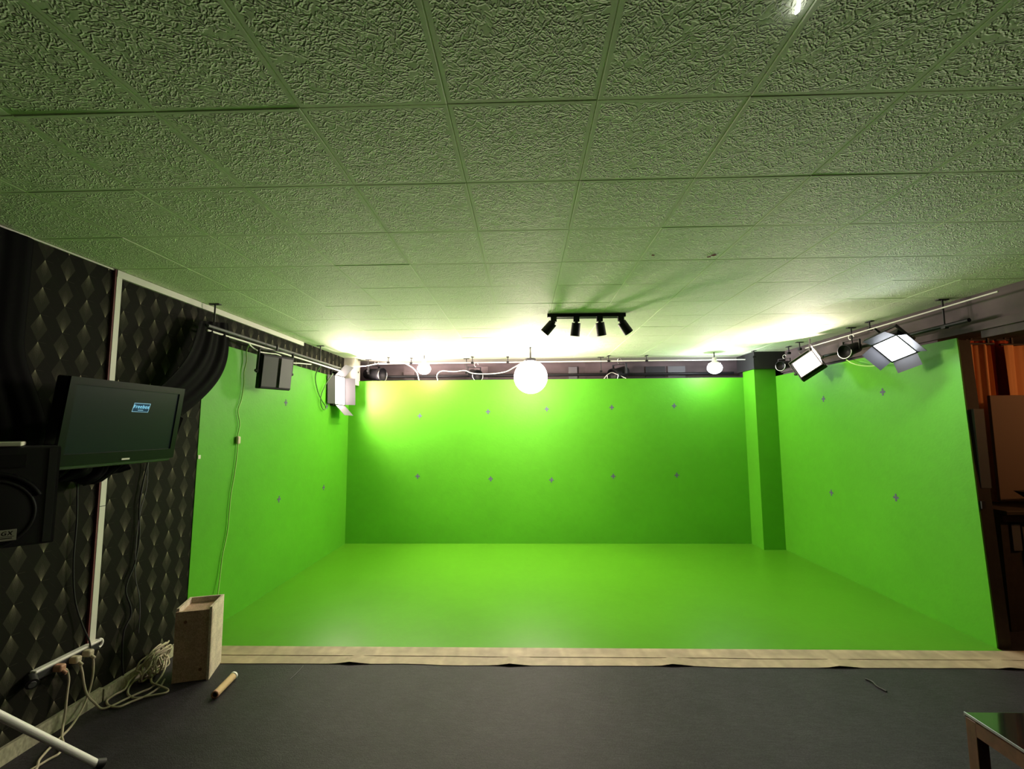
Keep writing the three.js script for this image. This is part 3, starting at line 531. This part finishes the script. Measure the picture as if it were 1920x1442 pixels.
{ // tangled coil of cable by the wooden box
  const g = thing('cable_coil', 'tangled coil of cream cable on the carpet behind the wooden box', 'cable', [-2.63, 0, -3.36]);
  mesh('loose_loop', tubeGeo([[-0.05, 0.06, 0.10], [-0.05, 0.045, 0.146], [-0.04, 0.02, 0.19], [-0.05, 0.02, 0.262], [-0.06, 0.01, 0.297], [0.009, 0.01, 0.358], [0.08, 0.01, 0.367], [0.109, 0.01, 0.315], [0.149, 0.01, 0.251], [0.158, 0.01, 0.149], [0.122, 0.012, 0.054]], 0.0065), M.cream, g);
  mesh('loose_loop', tubeGeo([[0.032, 0.02, 0.061], [-0.05, 0.022, 0.058], [-0.05, 0.018, 0.128], [0.006, 0.01, 0.22], [0.104, 0.01, 0.273], [0.177, 0.01, 0.245], [0.254, 0.01, 0.205], [0.242, 0.01, 0.177], [0.158, 0.022, 0.149], [0.067, 0.02, 0.103], [-0.02, 0.03, -0.033], [-0.05, 0.05, -0.14]], 0.0065), M.cream, g);
  for (let k = 0; k < 15; k++) {
    const pts = [], R0 = rnd(0.06, 0.15), tx = rnd(-0.5, 0.5), tz = rnd(0.9, 1.45), ph = rnd(0, 6), cz = rnd(-0.09, 0.02), cx = rnd(-0.055, 0.01);
    for (let i = 0; i < 12; i++) { const a = i / 12 * 6.283, r = R0 * (1 + 0.25 * Math.sin(a * 2 + ph)); pts.push([cx + 0.35 * r * Math.sin(a + tx) + 0.02 * Math.sin(3 * a + ph), Math.max(0.009, 0.075 + r * 0.62 * Math.cos(a) + 0.01 * Math.sin(a * 5)), cz + r * Math.sin(a) * tz]); }
    mesh('coil_turn', tubeGeo(pts, 0.0058, 60, 6, true), M.cream, g);
  }
}
{ // wooden box on end
  const g = thing('wooden_box', 'upright chipboard box beside the stage corner', 'box', [-2.36, 0, -3.42], 0.3);
  const w = 0.225, h = 0.49, d = 0.25, t = 0.016;
  mesh('front_board', boxGeo(-w / 2, w / 2, 0.004, h - 0.02, d / 2 - t, d / 2), M.chip, g);
  mesh('side_board', boxGeo(w / 2 - t, w / 2, 0, h, -d / 2, d / 2 + 0.006), M.chipPale, g);
  mesh('side_board', boxGeo(-w / 2, -w / 2 + t, 0, h, -d / 2, d / 2 - t), M.chipPale, g);
  mesh('back_board', boxGeo(-w / 2 + t, w / 2 - t, 0, h, -d / 2, -d / 2 + t), M.chipPale, g);
  const top = mesh('top_board', boxGeo(-w / 2 + t, w / 2 - t, -t / 2, t / 2, -d / 2 + t, d / 2 - t), M.chip, g, [0, h - 0.045, 0]);
  for (const [x, y] of [[-0.05, 0.4], [0.055, 0.075]]) mesh('knot', rod([x, y, d / 2 - 0.001], [x, y, d / 2 + 0.0012], 0.011, 14), M.cardIn, g);
}
{ // cardboard tube
  const a = V(-2.02, 0.024, -3.105), b = V(-2.045, 0.024, -3.345), dir = b.clone().sub(a), L = dir.length();
  const g = thing('cardboard_tube', 'short cardboard tube lying on the carpet', 'tube', a.clone().add(b).multiplyScalar(0.5).toArray());
  g.quaternion.setFromUnitVectors(V(0, 1, 0), dir.normalize());
  const ring = (r0, r1, y0, y1) => new THREE.LatheGeometry([[r0, y0], [r1, y0], [r1, y1], [r0, y1], [r0, y0]].map((q) => new THREE.Vector2(...q)), 28);
  mesh('shell', ring(0.016, 0.023, -L / 2, L / 2 - 0.012), M.card, g);
  mesh('end_cap', ring(0.001, 0.0245, L / 2 - 0.02, L / 2), M.white, g);
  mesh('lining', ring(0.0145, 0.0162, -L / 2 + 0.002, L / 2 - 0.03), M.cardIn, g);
  mesh('end_band', ring(0.0158, 0.0238, -L / 2 - 0.001, -L / 2 + 0.014), M.peach, g);
}
tag(mesh('paper_tag', rbox(0.004, 0.032, 0.03, 0.001), M.paper, null, [XL + 0.009, 1.503, -3.845]), 'small white paper tag at the front edge of the green left wall', 'tag');
{ // stand with a bright metal leg, lower left
  const g = thing('tripod_stand', 'bright metal tripod stand with a leg reaching onto the carpet, lower left', 'stand', [-2.55, 0, -1.75]);
  const foot = [0.345, 0.02, -0.735], dir = V(-2.4, 0.44, -2.168).sub(V(-2.205, 0.02, -2.485)), hub = V(...foot).addScaledVector(dir, 1.62);
  mesh('leg', rod([foot[0], foot[1], foot[2]], hub.toArray(), 0.0175, 20), std({ color: lin(0.9, 0.87, 0.87), roughness: 0.4 }), g);
  mesh('rubber_foot', merged([rod([foot[0] + dir.x * -0.06, 0.018, foot[2] + dir.z * -0.06], [foot[0] + dir.x * 0.03, foot[1] + dir.y * 0.03, foot[2] + dir.z * 0.03], 0.022, 16)]), M.black, g);
  const hx = hub.x, hz = hub.z;
  mesh('pole', rod([hx, 0.3, hz], [hx, 1.1, hz], 0.02, 18), M.steel, g);
  mesh('hub', rod([hx, hub.y - 0.05, hz], [hx, hub.y + 0.05, hz], 0.035, 18), M.black, g);
  for (const a of [2.6, 4.7]) { mesh('leg', rod([hx, hub.y, hz], [hx + 0.42 * Math.cos(a) * 0.4, 0.02, hz + 0.5 * Math.abs(Math.sin(a))], 0.0175, 16), M.steel, g); mesh('rubber_foot', new THREE.SphereGeometry(0.022, 14, 10), M.black, g, [hx + 0.42 * Math.cos(a) * 0.4, 0.02, hz + 0.5 * Math.abs(Math.sin(a))]); }
}

// ================================================================ tracking markers
function marker(label, wall, x, y, z, r = 0.034) {
  const g = thing('tracking_marker', label, 'marker', [x, y, z], wall === 'back' ? 0 : wall === 'right' ? -Math.PI / 2 : Math.PI / 2, 'grey tape crosses on the green walls');
  const a = rnd(-0.06, 0.06);
  mesh('tape_strip', boxGeo(-r, r, -0.0105, 0.0105, 0.0004, 0.0014), M.tape, g, null, [0, 0, a]);
  mesh('tape_strip', boxGeo(-0.0105, 0.0105, -r * 1.08, r * 1.08, 0.0010, 0.0020), M.tape, g, null, [0, 0, a + rnd(-0.05, 0.05)]);
}
const ord = ['first', 'second', 'third', 'fourth', 'fifth'];
[[-1.626, 1.924], [-0.57, 1.982], [0.332, 2.016], [1.325, 2.033], [2.271, 2.05]].forEach(([x, y], i) => marker(`${ord[i]} tape cross from the left in the upper row on the rear wall`, 'back', x, y, ZB));
[[-1.648, 1.006], [-0.531, 0.963], [0.39, 0.944], [1.322, 0.996], [2.27, 1.008]].forEach(([x, y], i) => marker(`${ord[i]} tape cross from the left in the lower row on the rear wall`, 'back', x, y, ZB));
[[2.057, -5.727, 'upper tape cross on the right wall, nearer the corner pillar'], [2.069, -4.789, 'upper tape cross on the right wall, nearer the orange curtain'], [0.938, -5.701, 'lower tape cross on the right wall, nearer the corner pillar'], [1.024, -4.73, 'lower tape cross on the right wall, nearer the orange curtain']].forEach(([y, z, l]) => marker(l, 'right', XR, y, z));
[[2.035, -5.22, 'upper tape cross on the left wall, below the unlit panel'], [2.044, -6.319, 'upper tape cross on the left wall, beside the lit panel'], [0.943, -6.299, 'lower tape cross on the left wall, nearer the rear wall'], [0.959, -5.154, 'lower tape cross on the left wall, nearer the wallpaper']].forEach(([y, z, l]) => marker(l, 'left', XL + 0.006, y, z));

// ================================================================ right: opening and side room
{
  const g = thing('timber_post', 'dark timber post at the front end of the right green partition', 'post', [XR + 0.014, 0, -3.88]);
  const s = (x0, x1, z0, z1, lean) => { const b = boxGeo(x0, x1, 0, 2.44, z0, z1), p = b.attributes.position; for (let i = 0; i < p.count; i++) p.setZ(i, p.getZ(i) - 0.035 * p.getY(i)); b.computeVertexNormals(); return b; };
  mesh('post', s(0, 0.1, -0.04, 0.02), M.darkWood, g);
  mesh('grey_plate', boxGeo(0.03, 0.11, 1.22, 1.86, -0.075, -0.02), M.grey, g);
  mesh('hinge', boxGeo(0.0, 0.03, 1.06, 1.12, -0.03, 0.0), M.black, g);
}
{
  const wave = (u, n, a) => a * (Math.sin(u * n * 6.283) + 0.3 * Math.sin(u * n * 15 + 1));
  const c = (name, label, mat, x0, x1, y0, y1, z, n) => { const g = thing(name, label, 'curtain', [(x0 + x1) / 2, 0, z]); mesh('cloth', sheet((u, v) => V((x0 - x1) / 2 + (x1 - x0) * u, y1 - (y1 - y0) * v, wave(u + 0.01 * Math.sin(v * 5), n, 0.03)), 60, 14, 0.003), mat, g); mesh('curtain_rod', rod([(x0 - x1) / 2 - 0.03, y1 + 0.01, 0], [(x1 - x0) / 2 + 0.03, y1 + 0.01, 0], 0.012), M.black, g); for (const q of [-1, 1]) mesh('rod_bracket', boxGeo(q * (x1 - x0) * 0.4 - 0.008, q * (x1 - x0) * 0.4 + 0.008, y1 + 0.005, CE + 0.016, -0.008, 0.008), M.black, g); };
  c('orange_curtain', 'narrow orange curtain beside the dark timber post', M.orange, 4.42, 4.68, 0.62, 2.53, -4.72, 2);
  c('red_curtain', 'dark red curtain between the two orange curtains', M.rust, 4.62, 5.05, 0.62, 2.60, -4.90, 4);
  c('orange_curtain', 'wide orange curtain at the right edge above the brown board', M.orange, 4.86, 5.75, 0.62, 2.53, -4.78, 5);
  const b = tag(mesh('brown_board', rbox(1.0, 0.98, 0.03, 0.004), M.board, null, [4.87, 1.515, -4.48]), 'large plain brown board standing before the curtains', 'board');
  const d = thing('dark_counter', 'dark wooden counter below the brown board', 'counter', [4.6, 0, -4.35]);
  mesh('counter_top', rbox(1.2, 0.035, 0.5, 0.006), M.darkWood, d, [0.05, 0.985, 0]);
  mesh('front_panel', boxGeo(-0.5, 0.62, 0, 0.93, 0.14, 0.16), M.darkWood, d);
  mesh('rail', boxGeo(-0.52, 0.64, 0.90, 0.955, 0.16, 0.185), M.brownWood, d);
  mesh('leg', boxGeo(-0.54, -0.48, 0, 0.968, 0.12, 0.18), M.darkWood, d);
  mesh('body', boxGeo(-0.5, 0.62, 0, 0.96, -0.2, 0.14), M.darkWood, d);
  for (const [x, w, y0, y1, r] of [[-0.40, 0.07, 0.66, 0.88, 0.03], [-0.24, 0.18, 0.45, 0.86, 0.08], [-0.10, 0.05, 0.66, 0.88, -0.05]]) mesh('grey_flap', boxGeo(-w / 2, w / 2, y0, y1, 0.165, 0.175), M.grey, d, [x, 0, 0], [0, 0, r * 0.4]);
  const k = thing('dark_desk_stand', 'dark slanting stand on the counter at the right edge', 'stand', [4.55, 1.003, -4.28]);
  const sh = new THREE.Shape(); sh.moveTo(-0.16, 0.13); sh.lineTo(0.25, 0.15); sh.lineTo(0.25, 0); sh.lineTo(0.04, 0); sh.closePath();
  mesh('wedge', new THREE.ExtrudeGeometry(sh, { depth: 0.16, bevelEnabled: true, bevelSize: 0.004, bevelThickness: 0.004, bevelSegments: 1 }), M.black, k, [0, 0.004, -0.08]);
}
{ // low table in the lower right corner
  const h = 0.45, x0 = 1.95, z1 = -2.255, w = 0.62, d = 0.95, g = thing('low_table', 'low brown table with a dark glossy top, lower right corner', 'table', [x0 + w / 2, 0, z1 + d / 2]);
  mesh('table_top', rbox(w - 0.006, 0.012, d - 0.006, 0.003), M.glass, g, [0, h - 0.006, 0]);
  mesh('metal_edge', merged([boxGeo(-w / 2, -w / 2 + 0.004, h - 0.009, h + 0.001, -d / 2, d / 2), boxGeo(w / 2 - 0.004, w / 2, h - 0.009, h + 0.001, -d / 2, d / 2), boxGeo(-w / 2, w / 2, h - 0.009, h + 0.001, d / 2 - 0.004, d / 2), boxGeo(-w / 2, w / 2, h - 0.016, h - 0.004, -d / 2, -d / 2 + 0.004)]), M.steel, g);
  for (const [sx, sz] of [[-1, -1], [1, -1], [-1, 1], [1, 1]]) mesh('leg', rbox(0.05, h - 0.016, 0.05, 0.004), M.brownWood, g, [sx * (w / 2 - 0.027), (h - 0.016) / 2, sz * (d / 2 - 0.027)]);
  for (const s of [-1, 1]) { mesh('apron', boxGeo(s * (w / 2 - 0.012) - 0.01, s * (w / 2 - 0.012) + 0.01, h - 0.075, h - 0.017, -d / 2 + 0.05, d / 2 - 0.05), M.brownWood, g); mesh('apron', boxGeo(-w / 2 + 0.05, w / 2 - 0.05, h - 0.075, h - 0.017, s * (d / 2 - 0.012) - 0.01, s * (d / 2 - 0.012) + 0.01), M.brownWood, g); }
  mesh('lower_shelf', rbox(w - 0.06, 0.015, d - 0.06, 0.003), M.darkWood, g, [0, 0.15, 0]);
}
tag(mesh('black_strap', tubeGeo([[2.31, 0.006, -3.40], [2.325, 0.009, -3.36], [2.32, 0.006, -3.31], [2.335, 0.006, -3.25]], 0.006), M.black), 'short black strap lying on the carpet before the stage', 'strap');
tag(mesh('loose_thread', tubeGeo([[-1.641, 0.004, -3.52], [-1.638, 0.005, -3.43], [-1.645, 0.004, -3.336]], 0.0022), M.grey), 'thin pale thread lying on the carpet near the tube', 'thread');
tag(mesh('glow_hook', tubeGeo([[0.700, CE, -1.085], [0.705, CE - 0.012, -1.10], [0.711, CE - 0.016, -1.112], [0.716, CE - 0.006, -1.13]], 0.0045), M.glow(0xffffff, 1.6)), 'small white hook with added glow on the ceiling at the top edge', 'hook');  // white hook with a glow added to brighten it

renderer.render(scene, camera);
